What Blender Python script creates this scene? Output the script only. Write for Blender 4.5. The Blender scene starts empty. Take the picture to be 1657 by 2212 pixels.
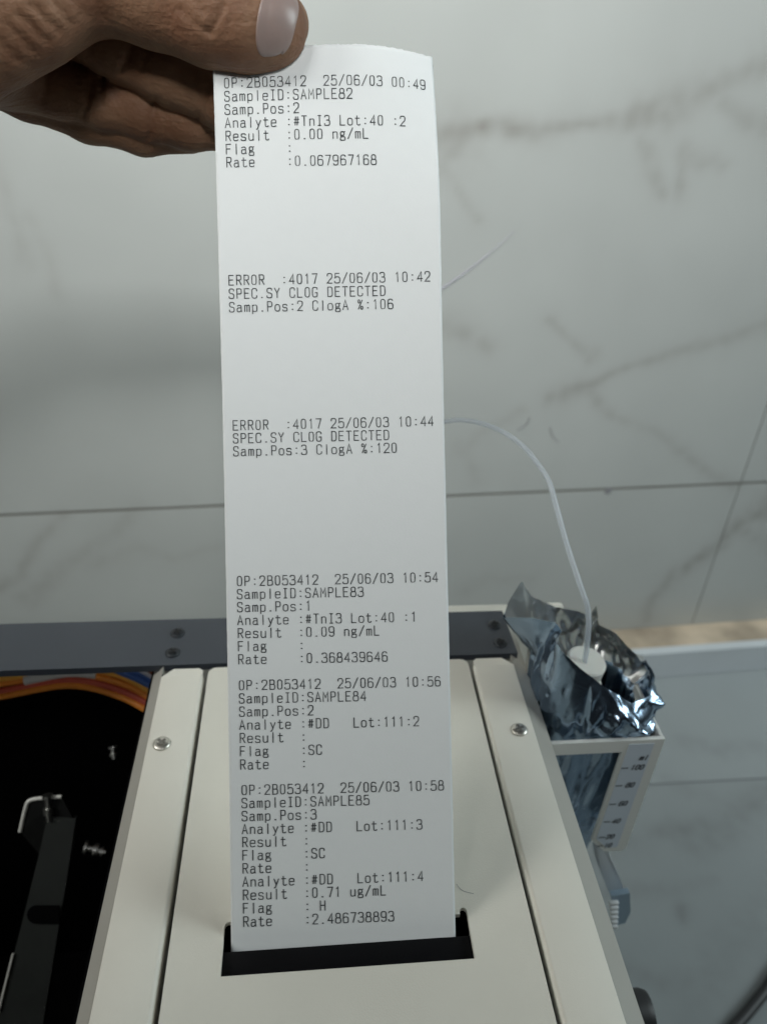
import bpy, bmesh, math, random
import numpy as np
from mathutils import Vector, Matrix, noise
random.seed(4)

# ------------------------------------------------------------------ camera, world, lamps, exposure
scn = bpy.context.scene
C = scn.collection
cd = bpy.data.cameras.new("camera")
cam = bpy.data.objects.new("camera", cd); C.objects.link(cam)
RX, DN, FW = (0.9957, -0.0855, 0.0369), (-0.0169, -0.5556, -0.8313), (0.0916, 0.8271, -0.5546)
m = Matrix.Identity(4)
for i in range(3):
    m[i][0], m[i][1], m[i][2] = RX[i], -DN[i], -FW[i]
cam.matrix_world = m                                   # the phone stands at the origin of the world, looking down at 34 degrees
cd.sensor_fit = 'VERTICAL'; cd.sensor_height = 36.0; cd.sensor_width = 27.0
cd.lens = 36.0 * 1654.0 / 2212.0
cd.clip_start = 0.01; cd.clip_end = 20
cd.dof.use_dof = True; cd.dof.focus_distance = 0.207; cd.dof.aperture_fstop = 14.0
scn.camera = cam

world = bpy.data.worlds.new("World"); scn.world = world; world.use_nodes = True
bg = world.node_tree.nodes["Background"]
bg.inputs[0].default_value = (0.80, 0.86, 0.92, 1); bg.inputs[1].default_value = 0.015

def lamp(name, loc, target, size, power, col, spread=180, shape='SQUARE', sy=None):
    l = bpy.data.lights.new(name, 'AREA'); l.shape = shape; l.size = size
    if sy: l.size_y = sy
    l.energy = power; l.color = col; l.spread = math.radians(spread)
    o = bpy.data.objects.new(name, l); C.objects.link(o); o.location = loc
    o.rotation_euler = (Vector(target) - Vector(loc)).to_track_quat('-Z', 'Y').to_euler()
    return o
lamp("ceiling_lamp", (0.07, -0.95, 0.93), (0.0, 0.54, 0.26), 0.24, 1.42, (0.985, 1.0, 0.975), 43)  # narrow beam fades low down, in place of the photographer's shadow
lamp("side_fill_lamp", (-0.45, -0.15, 0.85), (-0.05, 0.60, 0.15), 0.34, 1.0, (0.995, 1.0, 0.965), 60)  # added side fill for the thumb and upper wall, no known fixture
lamp("left_fill_light", (-1.2, 0.0, 0.7), (-0.1, 0.35, -0.2), 0.5, 7.6, (0.99, 1.0, 0.95))  # added fill that brightens the cover's left side, no known window
lamp("right_window_light", (1.5, 0.1, 0.5), (0.1, 0.35, -0.2), 0.7, 12.0, (0.85, 0.98, 1.0))
scn.view_settings.view_transform = 'Standard'; scn.view_settings.look = 'None'
scn.view_settings.exposure = 0.10; scn.view_settings.gamma = 1.0
scn.view_settings.use_curve_mapping = False
scn.render.engine = 'CYCLES'
scn.cycles.max_bounces = 8

# ------------------------------------------------------------------ helpers
def mat(name, col, rough=0.5, metal=0.0, spec=0.5, var=0.0, vscale=20.0, bump=0.0, bscale=200.0, coat=0.0, sss=0.0, detail=4.0):
    m = bpy.data.materials.new(name); m.use_nodes = True
    nt = m.node_tree; b = nt.nodes["Principled BSDF"]
    b.inputs["Base Color"].default_value = (*col, 1); b.inputs["Roughness"].default_value = rough
    b.inputs["Metallic"].default_value = metal; b.inputs["Specular IOR Level"].default_value = spec
    b.inputs["Coat Weight"].default_value = coat
    if sss:
        b.inputs["Subsurface Weight"].default_value = sss
        b.inputs["Subsurface Radius"].default_value = (1.0, 0.35, 0.2); b.inputs["Subsurface Scale"].default_value = 0.003
    tc = nt.nodes.new("ShaderNodeTexCoord")
    if var:
        n = nt.nodes.new("ShaderNodeTexNoise"); n.inputs["Scale"].default_value = vscale; n.inputs["Detail"].default_value = detail
        nt.links.new(tc.outputs["Object"], n.inputs["Vector"])
        mr = nt.nodes.new("ShaderNodeMapRange"); mr.inputs["From Min"].default_value = .25; mr.inputs["From Max"].default_value = .75
        mr.inputs["To Min"].default_value = 1 - var; mr.inputs["To Max"].default_value = 1 + var
        nt.links.new(n.outputs["Fac"], mr.inputs["Value"])
        mx = nt.nodes.new("ShaderNodeVectorMath"); mx.operation = 'SCALE'; mx.inputs[0].default_value = col
        nt.links.new(mr.outputs["Result"], mx.inputs["Scale"]); nt.links.new(mx.outputs["Vector"], b.inputs["Base Color"])
    if bump:
        n2 = nt.nodes.new("ShaderNodeTexNoise"); n2.inputs["Scale"].default_value = bscale; n2.inputs["Detail"].default_value = 3
        nt.links.new(tc.outputs["Object"], n2.inputs["Vector"])
        bp = nt.nodes.new("ShaderNodeBump"); bp.inputs["Strength"].default_value = bump; bp.inputs["Distance"].default_value = 0.0005
        nt.links.new(n2.outputs["Fac"], bp.inputs["Height"]); nt.links.new(bp.outputs["Normal"], b.inputs["Normal"])
    return m

def attr_mat(name, rough, spec=0.5, grain=0.03):
    m = mat(name, (0.5, 0.5, 0.5), rough, spec=spec)
    nt = m.node_tree; b = nt.nodes["Principled BSDF"]
    a = nt.nodes.new("ShaderNodeVertexColor"); a.layer_name = "Col"
    nt.links.new(a.outputs["Color"], b.inputs["Base Color"])
    return m

def link(name, me, material=None, parent=None):
    o = bpy.data.objects.new(name, me); C.objects.link(o)
    if material is not None:
        if isinstance(material, (list, tuple)):
            for q in material: me.materials.append(q)
        else: me.materials.append(material)
    if parent is not None:
        o.parent = parent
        o.matrix_parent_inverse = Matrix.Translation(parent.location).inverted() if parent.parent is None else (Matrix.Translation(wloc(parent))).inverted()
    return o
def wloc(o):
    return Vector(o.location) if o.parent is None else Vector((0, 0, 0)) if o.type == 'MESH' else Vector(o.location)

def thing(name, label, cat, loc=(0, 0, 0), group=None):
    o = bpy.data.objects.new(name, None); C.objects.link(o); o.location = loc; o.empty_display_size = 0.02
    o["label"] = label; o["category"] = cat
    if group: o["group"] = group
    return o
def tag(o, label, cat, group=None):
    o["label"] = label; o["category"] = cat
    if group: o["group"] = group
    return o
def mesh(name, verts, faces, smooth=False):
    me = bpy.data.meshes.new(name); me.from_pydata([tuple(v) for v in verts], [], [tuple(f) for f in faces]); me.update()
    if smooth: me.polygons.foreach_set("use_smooth", [True] * len(me.polygons))
    return me
class MB:
    def __init__(s): s.bm = bmesh.new()
    def box(s, x0, x1, y0, y1, z0, z1, mi=0):
        r = bmesh.ops.create_cube(s.bm, size=1.0)
        bmesh.ops.scale(s.bm, vec=(x1 - x0, y1 - y0, z1 - z0), verts=r['verts'])
        bmesh.ops.translate(s.bm, vec=((x0 + x1) / 2, (y0 + y1) / 2, (z0 + z1) / 2), verts=r['verts'])
        return s
    def prism(s, poly, a, b, axis='z'):
        """polygon (list of 2-tuples) extruded from a to b along axis"""
        def P(u, v, w): return {'z': (u, v, w), 'y': (u, w, v), 'x': (w, u, v)}[axis]
        lo = [s.bm.verts.new(P(u, v, a)) for u, v in poly]; hi = [s.bm.verts.new(P(u, v, b)) for u, v in poly]
        n = len(poly)
        s.bm.faces.new(lo[::-1]); s.bm.faces.new(hi)
        for i in range(n): s.bm.faces.new((lo[i], lo[(i + 1) % n], hi[(i + 1) % n], hi[i]))
        return s
    def slab(s, pts, thick, nrm):
        """planar polygon given in 3D, thickened along nrm"""
        nrm = Vector(nrm).normalized() * thick
        lo = [s.bm.verts.new(Vector(p)) for p in pts]; hi = [s.bm.verts.new(Vector(p) + nrm) for p in pts]
        n = len(pts); s.bm.faces.new(lo[::-1]); s.bm.faces.new(hi)
        for i in range(n): s.bm.faces.new((lo[i], lo[(i + 1) % n], hi[(i + 1) % n], hi[i]))
        return s
    def tube(s, pts, r, n=12, sub=6, caps=True):
        P = spline(pts, sub); rr = r if callable(r) else (lambda t: r)
        T = [(P[min(i + 1, len(P) - 1)] - P[max(i - 1, 0)]).normalized() for i in range(len(P))]
        u = T[0].orthogonal().normalized(); rings = []
        for i, (p, t) in enumerate(zip(P, T)):
            u = (u - t * u.dot(t)).normalized(); v = t.cross(u); R = rr(i / (len(P) - 1))
            rings.append([s.bm.verts.new(p + (u * math.cos(a) + v * math.sin(a)) * R) for a in [2 * math.pi * k / n for k in range(n)]])
        for A, B in zip(rings, rings[1:]):
            for k in range(n): s.bm.faces.new((A[k], A[(k + 1) % n], B[(k + 1) % n], B[k]))
        if caps: s.bm.faces.new(rings[0][::-1]); s.bm.faces.new(rings[-1])
        return s
    def lathe(s, prof, c, ax, n=28):
        """profile (radius, height) turned round axis ax through c"""
        ax = Vector(ax).normalized(); u = ax.orthogonal().normalized(); v = ax.cross(u); c = Vector(c); rings = []
        for R, h in prof:
            if R < 1e-7: rings.append([s.bm.verts.new(c + ax * h)])
            else: rings.append([s.bm.verts.new(c + ax * h + (u * math.cos(a) + v * math.sin(a)) * R) for a in [2 * math.pi * k / n for k in range(n)]])
        for A, B in zip(rings, rings[1:]):
            if len(A) == 1 and len(B) == 1: continue
            for k in range(n):
                if len(A) == 1: s.bm.faces.new((A[0], B[k], B[(k + 1) % n]))
                elif len(B) == 1: s.bm.faces.new((A[k], A[(k + 1) % n], B[0]))
                else: s.bm.faces.new((A[k], A[(k + 1) % n], B[(k + 1) % n], B[k]))
        return s
    def build(s, name, material, parent=None, bevel=0.0, seg=2, smooth=False):
        if bevel:
            es = [e for e in s.bm.edges if len(e.link_faces) == 2 and e.calc_face_angle(0) > 0.5]
            bmesh.ops.bevel(s.bm, geom=es, offset=bevel, segments=seg, profile=0.5, affect='EDGES', clamp_overlap=True)
        bmesh.ops.recalc_face_normals(s.bm, faces=s.bm.faces)
        me = bpy.data.meshes.new(name); s.bm.to_mesh(me); s.bm.free()
        if smooth or bevel:
            me.polygons.foreach_set("use_smooth", [True] * len(me.polygons))
            me.set_sharp_from_angle(angle=math.radians(40))
        return link(name, me, material, parent)
def spline(pts, sub=6):
    P = [Vector(p) for p in pts]; out = []
    for i in range(len(P) - 1):
        a, b, c, d = P[max(i - 1, 0)], P[i], P[i + 1], P[min(i + 2, len(P) - 1)]
        for k in range(sub):
            t = k / sub
            out.append(0.5 * ((2 * b) + (c - a) * t + (2 * a - 5 * b + 4 * c - d) * t * t + (3 * b - a - 3 * c + d) * t ** 3))
    out.append(P[-1]); return out

# ------------------------------------------------------------------ materials
M = {}
M['wall'] = attr_mat("marble_wall_tile", 0.32)
M['bench'] = attr_mat("marble_bench_tile", 0.28)
M['cream'] = mat("cream_painted_metal", (0.72, 0.695, 0.62), 0.50, var=0.035, vscale=34, bump=0.12, bscale=2500)
M['rail'] = mat("cream_rail_paint", (0.75, 0.725, 0.65), 0.48, var=0.03, vscale=34, bump=0.10, bscale=2500)
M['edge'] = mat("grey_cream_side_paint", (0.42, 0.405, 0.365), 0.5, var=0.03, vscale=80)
M['bar'] = mat("slate_painted_metal", (0.040, 0.047, 0.060), 0.42, var=0.06, vscale=60, bump=0.12, bscale=3000)
M['black'] = mat("black_plastic", (0.006, 0.006, 0.007), 0.45, spec=0.25)
M['lip'] = mat("black_gloss_plastic", (0.005, 0.005, 0.006), 0.4, spec=0.12)
M['void'] = mat("black_interior_paint", (0.002, 0.002, 0.0025), 0.8, spec=0.05)
M['steel'] = mat("nickel_screw", (0.60, 0.575, 0.52), 0.38, metal=1.0)
M['bolt'] = mat("dull_bolt", (0.55, 0.55, 0.53), 0.35, metal=1.0)
M['tail'] = mat("crinkled_silver_film", (0.72, 0.76, 0.80), 0.25, metal=0.35)
M['recess'] = mat("shadowed_nickel", (0.20, 0.19, 0.17), 0.4, metal=0.8)
M['steel_dark'] = mat("blackened_screw", (0.035, 0.04, 0.045), 0.38, metal=0.5)
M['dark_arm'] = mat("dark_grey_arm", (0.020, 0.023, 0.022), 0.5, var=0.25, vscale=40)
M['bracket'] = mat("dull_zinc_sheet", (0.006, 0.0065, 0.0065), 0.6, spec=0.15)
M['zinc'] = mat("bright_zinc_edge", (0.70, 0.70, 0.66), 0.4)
M['paper'] = mat("thermal_paper", (0.815, 0.84, 0.85), 0.55, spec=0.3, var=0.008, vscale=300, bump=0.05, bscale=1500)
M['ink'] = mat("thermal_ink", (0.055, 0.06, 0.065), 0.6, spec=0.2, var=0.35, vscale=1800)
M['ivory'] = mat("ivory_holder_plastic", (0.82, 0.83, 0.80), 0.45, var=0.02, vscale=60)
M['scale'] = mat("pale_grey_scale_label", (0.66, 0.73, 0.82), 0.5)
M['print'] = mat("grey_print", (0.05, 0.055, 0.07), 0.6)
M['cap'] = mat("white_cap_plastic", (0.74, 0.74, 0.69), 0.45, sss=0.1)
M['tube'] = mat("milky_tube", (0.72, 0.78, 0.84), 0.25)
M['tube'].node_tree.nodes["Principled BSDF"].inputs["Alpha"].default_value = 0.62
M['tube'].node_tree.nodes["Principled BSDF"].inputs["Transmission Weight"].default_value = 0.35
M['cable'] = mat("black_cable_rubber", (0.018, 0.018, 0.02), 0.5)
M['ledge'] = mat("pale_ledge_tile", (0.60, 0.64, 0.67), 0.4, var=0.04, vscale=20)
M['raw'] = mat("brown_mortar_bed", (0.50, 0.41, 0.31), 0.9, var=0.55, vscale=15, bump=0.6, bscale=300)
M['blue'] = mat("pale_blue_clip", (0.30, 0.40, 0.50), 0.35)
M['white'] = mat("white_teeth_plastic", (0.78, 0.79, 0.80), 0.3)
M['mark'] = mat("scuff_grey", (0.26, 0.26, 0.275), 0.6)
M['reflection'] = mat("violet_reflection", (0.44, 0.43, 0.50), 0.6)
M['wire_orange'] = mat("orange_wire", (0.80, 0.27, 0.04), 0.4)
M['wire_red'] = mat("red_wire", (0.55, 0.10, 0.06), 0.4)
M['wire_yellow'] = mat("amber_wire", (0.85, 0.42, 0.07), 0.4)
M['wire_blue'] = mat("blue_wire", (0.06, 0.14, 0.42), 0.4)
M['wire_grey'] = mat("grey_wire", (0.55, 0.56, 0.62), 0.4)
M['wire_brown'] = mat("brown_wire", (0.24, 0.08, 0.04), 0.45)
M['sleeve'] = mat("white_sleeve", (0.62, 0.62, 0.60), 0.35)

def foil_mat(name, col, rough):
    m = mat(name, col, rough, metal=1.0)
    nt = m.node_tree; b = nt.nodes["Principled BSDF"]
    tc = nt.nodes.new("ShaderNodeTexCoord")
    v = nt.nodes.new("ShaderNodeTexNoise"); v.inputs["Scale"].default_value = 110; v.inputs["Detail"].default_value = 2; v.inputs["Distortion"].default_value = 1.2
    nt.links.new(tc.outputs["Object"], v.inputs["Vector"])
    bp = nt.nodes.new("ShaderNodeBump"); bp.inputs["Strength"].default_value = 0.22; bp.inputs["Distance"].default_value = 0.0012
    nt.links.new(v.outputs["Fac"], bp.inputs["Height"]); nt.links.new(bp.outputs["Normal"], b.inputs["Normal"])
    return m
M['foil'] = foil_mat("crumpled_foil", (0.33, 0.43, 0.55), 0.22)
M['foil_lit'] = foil_mat("lit_foil_inside", (0.85, 0.85, 0.83), 0.30)  # lighter copy of the foil, the lamp's reflection put into its colour

# ------------------------------------------------------------------ the wall and the bench
def vein_field(X, Z, veins, seed=0.0, wob=0.006, wide=1.3):
    """darkness of the marble veins at the points (X, Z): soft bands along drawn courses"""
    nx = np.array([noise.fractal((x * 14 + seed, z * 14, 1.7), 0.9, 2.2, 4) for x, z in zip(X, Z)])
    nz = np.array([noise.fractal((x * 14, z * 14 + seed, 8.3), 0.9, 2.2, 4) for x, z in zip(X, Z)])
    cl = np.array([noise.fractal((x * 9, z * 9, 4.1 + seed), 0.8, 2.2, 3) for x, z in zip(X, Z)])
    Xw, Zw = X + nx * wob, Z + nz * wob
    out = np.zeros_like(X)
    for pts, ws, s in veins:
        best = np.zeros_like(X)
        for (a, b, wa, wb) in zip(pts, pts[1:], ws, ws[1:]):
            ax, az = a; bx, bz = b; dx, dz = bx - ax, bz - az
            t = np.clip(((Xw - ax) * dx + (Zw - az) * dz) / (dx * dx + dz * dz), 0, 1)
            dist = np.hypot(Xw - ax - t * dx, Zw - az - t * dz); w = (wa + (wb - wa) * t) * wide
            g = np.exp(-(dist / w) ** 2) * 0.75 + np.exp(-(dist / (w * 2.4)) ** 2) * 0.25
            best = np.maximum(best, g)
        out = np.maximum(out, best * s)
    return out * np.clip(0.95 + 0.5 * cl, 0.35, 1.3), cl

WALL_VEINS = [
  ([(0.3052, -0.0199), (0.2707, -0.0339), (0.2566, -0.0398), (0.2387, -0.0502), (0.2189, -0.0553), (0.1907, -0.0613), (0.1513, -0.0684), (0.1109, -0.0668), (0.0956, -0.0706), (0.0798, -0.073)], [0.0054, 0.0046, 0.0069, 0.0092, 0.0069, 0.0031, 0.0042, 0.0038, 0.0099, 0.0076], 0.8),
  ([(0.2218, -0.0566), (0.2304, -0.0774), (0.2376, -0.0878), (0.2465, -0.1014)], [0.0038, 0.0054, 0.0046, 0.0038], 0.5),
  ([(0.2556, -0.0741), (0.2578, -0.0872), (0.2601, -0.1022)], [0.0054, 0.0027, 0.0038], 0.5),
  ([(0.2564, -0.077), (0.2724, -0.0835), (0.286, -0.0844)], [0.0054, 0.0054, 0.0031], 0.4),
  ([(0.0922, -0.0811), (0.093, -0.0912), (0.1033, -0.107), (0.1183, -0.1238)], [0.0061, 0.0038, 0.0027, 0.0031], 0.45),
  ([(0.3246, -0.0657), (0.3114, -0.0603), (0.2946, -0.0553), (0.2744, -0.0459)], [0.0076, 0.0061, 0.0046, 0.0038], 0.7),
  ([(0.0993, -0.1973), (0.1088, -0.1982), (0.1352, -0.2153)], [0.0061, 0.0046, 0.0046], 0.4),
  ([(0.181, -0.1973), (0.1975, -0.2144), (0.2221, -0.2255)], [0.0027, 0.0023, 0.0034], 0.5),
  ([(0.223, -0.2221), (0.2192, -0.2281)], [0.0031, 0.0031], 0.5),
  ([(0.1877, -0.2599), (0.2026, -0.2562), (0.2231, -0.2479), (0.2341, -0.239), (0.2497, -0.2307), (0.2836, -0.2232), (0.3173, -0.2149), (0.3595, -0.2014), (0.3816, -0.1934)], [0.0038, 0.0054, 0.0046, 0.0027, 0.0027, 0.0031, 0.0034, 0.0046, 0.0054], 0.62),
  ([(0.2186, -0.2486), (0.2288, -0.261), (0.248, -0.2843), (0.2806, -0.2914), (0.3195, -0.3125), (0.3555, -0.3388), (0.3821, -0.3571)], [0.0054, 0.0034, 0.0023, 0.0027, 0.0034, 0.0042, 0.0054], 0.42),
  ([(0.4425, -0.3601), (0.4192, -0.3767), (0.3944, -0.3993), (0.3858, -0.4203), (0.3464, -0.4523), (0.3342, -0.48), (0.335, -0.5092)], [0.013, 0.0115, 0.0069, 0.0054, 0.0061, 0.0038, 0.0034], 0.6),
  ([(0.3944, -0.3993), (0.4349, -0.4229), (0.4683, -0.4306)], [0.0076, 0.0076, 0.0076], 0.35),
  ([(0.1652, -0.2715), (0.1413, -0.2874), (0.1192, -0.3068)], [0.0031, 0.0038, 0.0034], 0.3),
  ([(0.117, -0.2994), (0.1269, -0.3173), (0.1381, -0.3372)], [0.0034, 0.0031, 0.0034], 0.3),
  ([(-0.2632, -0.422), (-0.2441, -0.4085), (-0.2238, -0.3722), (-0.2023, -0.3548)], [0.0046, 0.0034, 0.0038, 0.0034], 0.45),
  ([(-0.2435, -0.4337), (-0.2058, -0.4048), (-0.1549, -0.362), (-0.1404, -0.3492)], [0.0076, 0.0061, 0.0054, 0.0046], 0.4),
  ([(-0.1853, -0.4028), (-0.1454, -0.386), (-0.119, -0.4019), (-0.0813, -0.3901)], [0.0069, 0.0054, 0.0034, 0.0031], 0.3),
  ([(-0.1884, -0.0934), (-0.1849, -0.1046), (-0.1836, -0.1265), (-0.1855, -0.1527)], [0.0061, 0.0038, 0.0031, 0.0054], 0.3),
  ([(-0.1734, -0.1262), (-0.17, -0.1527), (-0.1713, -0.1744)], [0.0038, 0.0031, 0.0038], 0.25),
  ([(0.1385, -0.4579), (0.1628, -0.4375), (0.1996, -0.4457)], [0.0054, 0.0046, 0.0046], 0.25),
  ([(-0.9, 0.2), (-0.6, 0.05), (-0.42, -0.1), (-0.36, -0.3)], [0.01, 0.006, 0.008, 0.006], 0.5),
  ([(0.45, 0.1), (0.6, -0.02), (0.85, -0.08), (1.0, -0.2)], [0.01, 0.006, 0.008, 0.006], 0.5),
  ([(-0.3, 0.35), (0.0, 0.22), (0.2, 0.16), (0.5, 0.2)], [0.01, 0.006, 0.008, 0.006], 0.5),
]
WALL_Y, WALL_K = 0.538, 0.051            # the wall runs 3 degrees off the machine's back
def wall_point(x, z, out=0.0): return (x, WALL_Y + WALL_K * x - out, z)
BENCH_Z = -0.55

def tile_sheet(tiles, place, veins, base, vcol, step, gap_col, seed, coarse=None):
    """one mesh: tiles as fine grids (a hair apart) in front of a grout bed, veins in the colour attribute"""
    V, F, COL = [], [], []
    for (x0, x1, z0, z1, fine, tint) in tiles:
        st = step if fine else step * 4
        nx, nz = max(2, int((x1 - x0) / st) + 1), max(2, int((z1 - z0) / st) + 1)
        gx, gz = np.meshgrid(np.linspace(x0, x1, nx), np.linspace(z0, z1, nz), indexing='ij')
        X, Z = gx.ravel(), gz.ravel()
        d, cl = vein_field(X, Z, veins, seed)
        b0 = len(V)
        d = np.clip(d * 0.60 * (0.8 + 0.55 * np.array([noise.noise((x * 110, z * 110, 2.0)) for x, z in zip(X, Z)])), 0, 0.8)[:, None]
        c = (np.array(base)[None] * tint * (1 + 0.05 * cl[:, None])) * (1 - d) + np.array(vcol)[None] * d
        COL.append(c)
        V.extend(place(x, z, 0.0) for x, z in zip(X, Z))
        idx = np.arange(nx * nz).reshape(nx, nz) + b0
        F.extend(zip(idx[:-1, :-1].ravel(), idx[1:, :-1].ravel(), idx[1:, 1:].ravel(), idx[:-1, 1:].ravel()))
        # the tile's four edges, 1.5 mm deep
        for (xa, za, xb, zb) in ((x0, z0, x1, z0), (x1, z0, x1, z1), (x1, z1, x0, z1), (x0, z1, x0, z0)):
            b1 = len(V); V += [place(xa, za, 0), place(xb, zb, 0), place(xb, zb, -0.0015), place(xa, za, -0.0015)]
            F.append((b1, b1 + 1, b1 + 2, b1 + 3)); COL.append(np.tile(np.array(gap_col) * 1.1, (4, 1)))
    x0 = min(t[0] for t in tiles); x1 = max(t[1] for t in tiles); z0 = min(t[2] for t in tiles); z1 = max(t[3] for t in tiles)
    b1 = len(V); V += [place(x0, z0, -0.0012), place(x1, z0, -0.0012), place(x1, z1, -0.0012), place(x0, z1, -0.0012)]
    F.append((b1, b1 + 1, b1 + 2, b1 + 3)); COL.append(np.tile(np.array(gap_col), (4, 1)))
    me = mesh("tiles", V, F)
    col = np.vstack(COL); col = np.hstack([col, np.ones((len(col), 1))]).astype(np.float32)
    a = me.color_attributes.new("Col", 'FLOAT_COLOR', 'POINT'); a.data.foreach_set("color", col.ravel())
    return me
g = 0.0011
GZ, GX = -0.3492, 0.3835
gv = 0.0004
tiles = [(-0.4165 + g, GX - gv, GZ + g, 0.2508, True, 1.0), (GX + gv, 0.60, GZ + g, 0.2508, True, 0.985),
         (-0.4165 + g, GX - gv, -0.549, GZ - g, True, 0.99), (GX + gv, 0.60, -0.549, GZ - g, True, 1.0),
         (-1.0, -0.4165 - g, GZ + g, 0.2508, False, 1.0), (-1.0, -0.4165 - g, -0.549, GZ - g, False, 1.0),
         (0.6022, 1.1, GZ + g, 0.2508, False, 1.0), (0.6022, 1.1, -0.549, GZ - g, False, 1.0)]
wall = link("wall", tile_sheet(tiles, wall_point, WALL_VEINS, (0.485, 0.505, 0.492), (0.21, 0.185, 0.165), 0.0034, (0.20, 0.195, 0.175), 0.0), M['wall'])
wall["kind"] = "structure"
# small marks on the wall: the tube's reflection drawn as a violet line, two curved scuffs, chipped grout
def wall_stroke(pts, r):
    P = [wall_point(x, z, 0.0002) for x, z in pts]
    return MB().tube(P, r, 6, 5)
wall_stroke([(0.080, -0.178), (0.0937, -0.1714), (0.1098, -0.1604), (0.1284, -0.1451), (0.1434, -0.1308)], lambda t: 0.0009 * (1 - 0.8 * t)).build("tube_reflection", M['reflection'], wall, smooth=True)
wall_stroke([(0.176, -0.2764), (0.1749, -0.2823), (0.1675, -0.2884)], 0.0004).build("scuff_mark", M['mark'], wall, smooth=True)
wall_stroke([(0.1952, -0.2863), (0.198, -0.2937), (0.2047, -0.3005)], 0.0004).build("scuff_mark", M['mark'], wall, smooth=True)
MB().lathe([(0.0035, 0), (0.003, 0.0006), (0, 0.0009)], wall_point(0.2587, -0.3515), (0, -1, 0), 9).build("grout_chip", M['mark'], wall, smooth=True)

BENCH_VEINS = [
  ([(0.44, 0.397), (0.3803, 0.3764), (0.3312, 0.3571), (0.2967, 0.3508), (0.2714, 0.3461)], [0.010, 0.010, 0.009, 0.007, 0.004], 0.75),
  ([(0.34, 0.352), (0.30, 0.338), (0.285, 0.345)], [0.008, 0.008, 0.006], 0.6),
  ([(0.1998, 0.3248), (0.2334, 0.3363), (0.2967, 0.3508)], [0.006, 0.006, 0.006], 0.25),
  ([(0.24, 0.21), (0.2903, 0.256), (0.3314, 0.2834), (0.40, 0.32)], [0.010, 0.012, 0.012, 0.01], 0.3),
  ([(0.2656, 0.2829), (0.2656, 0.2869)], [0.0036, 0.0036], 0.95),
  ([(0.20, 0.30), (0.225, 0.305), (0.26, 0.30), (0.30, 0.31)], [0.004, 0.004, 0.004, 0.004], 0.35),
  ([(0.33, 0.44), (0.36, 0.425), (0.39, 0.43), (0.43, 0.415)], [0.006, 0.008, 0.006, 0.005], 0.35),
  ([(0.17, 0.24), (0.20, 0.25), (0.235, 0.235), (0.27, 0.243)], [0.005, 0.004, 0.006, 0.005], 0.4),
  ([(0.30, 0.40), (0.315, 0.385), (0.345, 0.375)], [0.004, 0.006, 0.004], 0.35),
]
def bench_point(x, y, out=0.0): return (x, y, BENCH_Z + out)
btiles = [(-0.1, 0.70, 0.3945, 0.65, True, 1.06), (-0.1, 0.70, -0.30, 0.3925, True, 0.97), (-1.0, -0.102, -0.30, 0.65, False, 1.0), (0.702, 1.1, -0.30, 0.65, False, 1.0)]
bench = link("bench_top", tile_sheet(btiles, bench_point, BENCH_VEINS, (0.295, 0.322, 0.33), (0.12, 0.12, 0.115), 0.0036, (0.25, 0.265, 0.275), 3.3), M['bench'])
bench["kind"] = "structure"
# the ledge along the foot of the wall: a pale tile strip with a rough mortar bed on top
led = MB()
def wallbox(mb, x0, x1, o0, o1, z0, z1):
    mb.prism([(x0, WALL_Y + WALL_K * x0 - o0), (x1, WALL_Y + WALL_K * x1 - o0), (x1, WALL_Y + WALL_K * x1 - o1), (x0, WALL_Y + WALL_K * x0 - o1)], z0, z1)
wallbox(led, -1.0, 1.1, 0.031, 0.040, BENCH_Z + 0.0006, -0.5165)
ledge = led.build("ledge", M['ledge'], bevel=0.001); ledge["kind"] = "structure"
mb = MB(); wallbox(mb, -1.0, 1.1, 0.0004, 0.0308, BENCH_Z + 0.0006, -0.5185); mb.build("mortar_bed", M['raw'], ledge, bevel=0.004)

# ------------------------------------------------------------------ the analyser
H = -0.2081                                              # height of the printer cover
an = thing("analyser", "cream and black laboratory analyser with paper slot and dark crossbar", "laboratory analyser", (0.01, 0.12, BENCH_Z))
# printer cover with its slot (a hole with a tab)
mb = MB(); T = 0.0016
YB, YT = -0.06, 0.2085
xl, xr = -0.0394, 0.0577
hx0, hx1, hy0, hy1 = -0.0255, 0.0404, 0.0991, 0.1128
tx0, tx1, ty0 = -0.0231, 0.0384, 0.1110
def rpoly():
    o = [(xl, YB), (xr, YB)]
    for k in range(5): a = math.pi / 2 * k / 4; o.append((xr - .003 + .003 * math.cos(a), YT - .003 + .003 * math.sin(a)))
    for k in range(5): a = math.pi / 2 + math.pi / 2 * k / 4; o.append((xl + .003 + .003 * math.cos(a), YT - .003 + .003 * math.sin(a)))
    return o
def half(a, r=0.00095, n=5): return [(a[0] + r * math.cos(t), a[1] + r * math.sin(t)) for t in [math.pi - math.pi * k / n for k in range(n + 1)]]
bm = mb.bm
def loop(pts, z): return [bm.verts.new((x, y, z)) for x, y in pts]
hole = [(hx0, hy0), (hx0, hy1 - 0.001)] + half(((hx0 + tx0) / 2, hy1 - 0.001), (tx0 - hx0) / 2)[1:-1] + [(tx0, hy1 - 0.001), (tx0, ty0), (tx1, ty0), (tx1, hy1 - 0.001)] + half(((hx1 + tx1) / 2, hy1 - 0.001), (hx1 - tx1) / 2)[1:-1] + [(hx1, hy1 - 0.001), (hx1, hy0)]
for z in (H, H - T):
    A, B = loop(rpoly(), z), loop(hole, z)
    es = [bm.edges.new((q[i], q[(i + 1) % len(q)])) for q in (A, B) for i in range(len(q))]
    bmesh.ops.triangle_fill(bm, use_beauty=True, use_dissolve=False, edges=es, normal=(0, 0, 1))
    if z == H: A0, B0 = A, B
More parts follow.
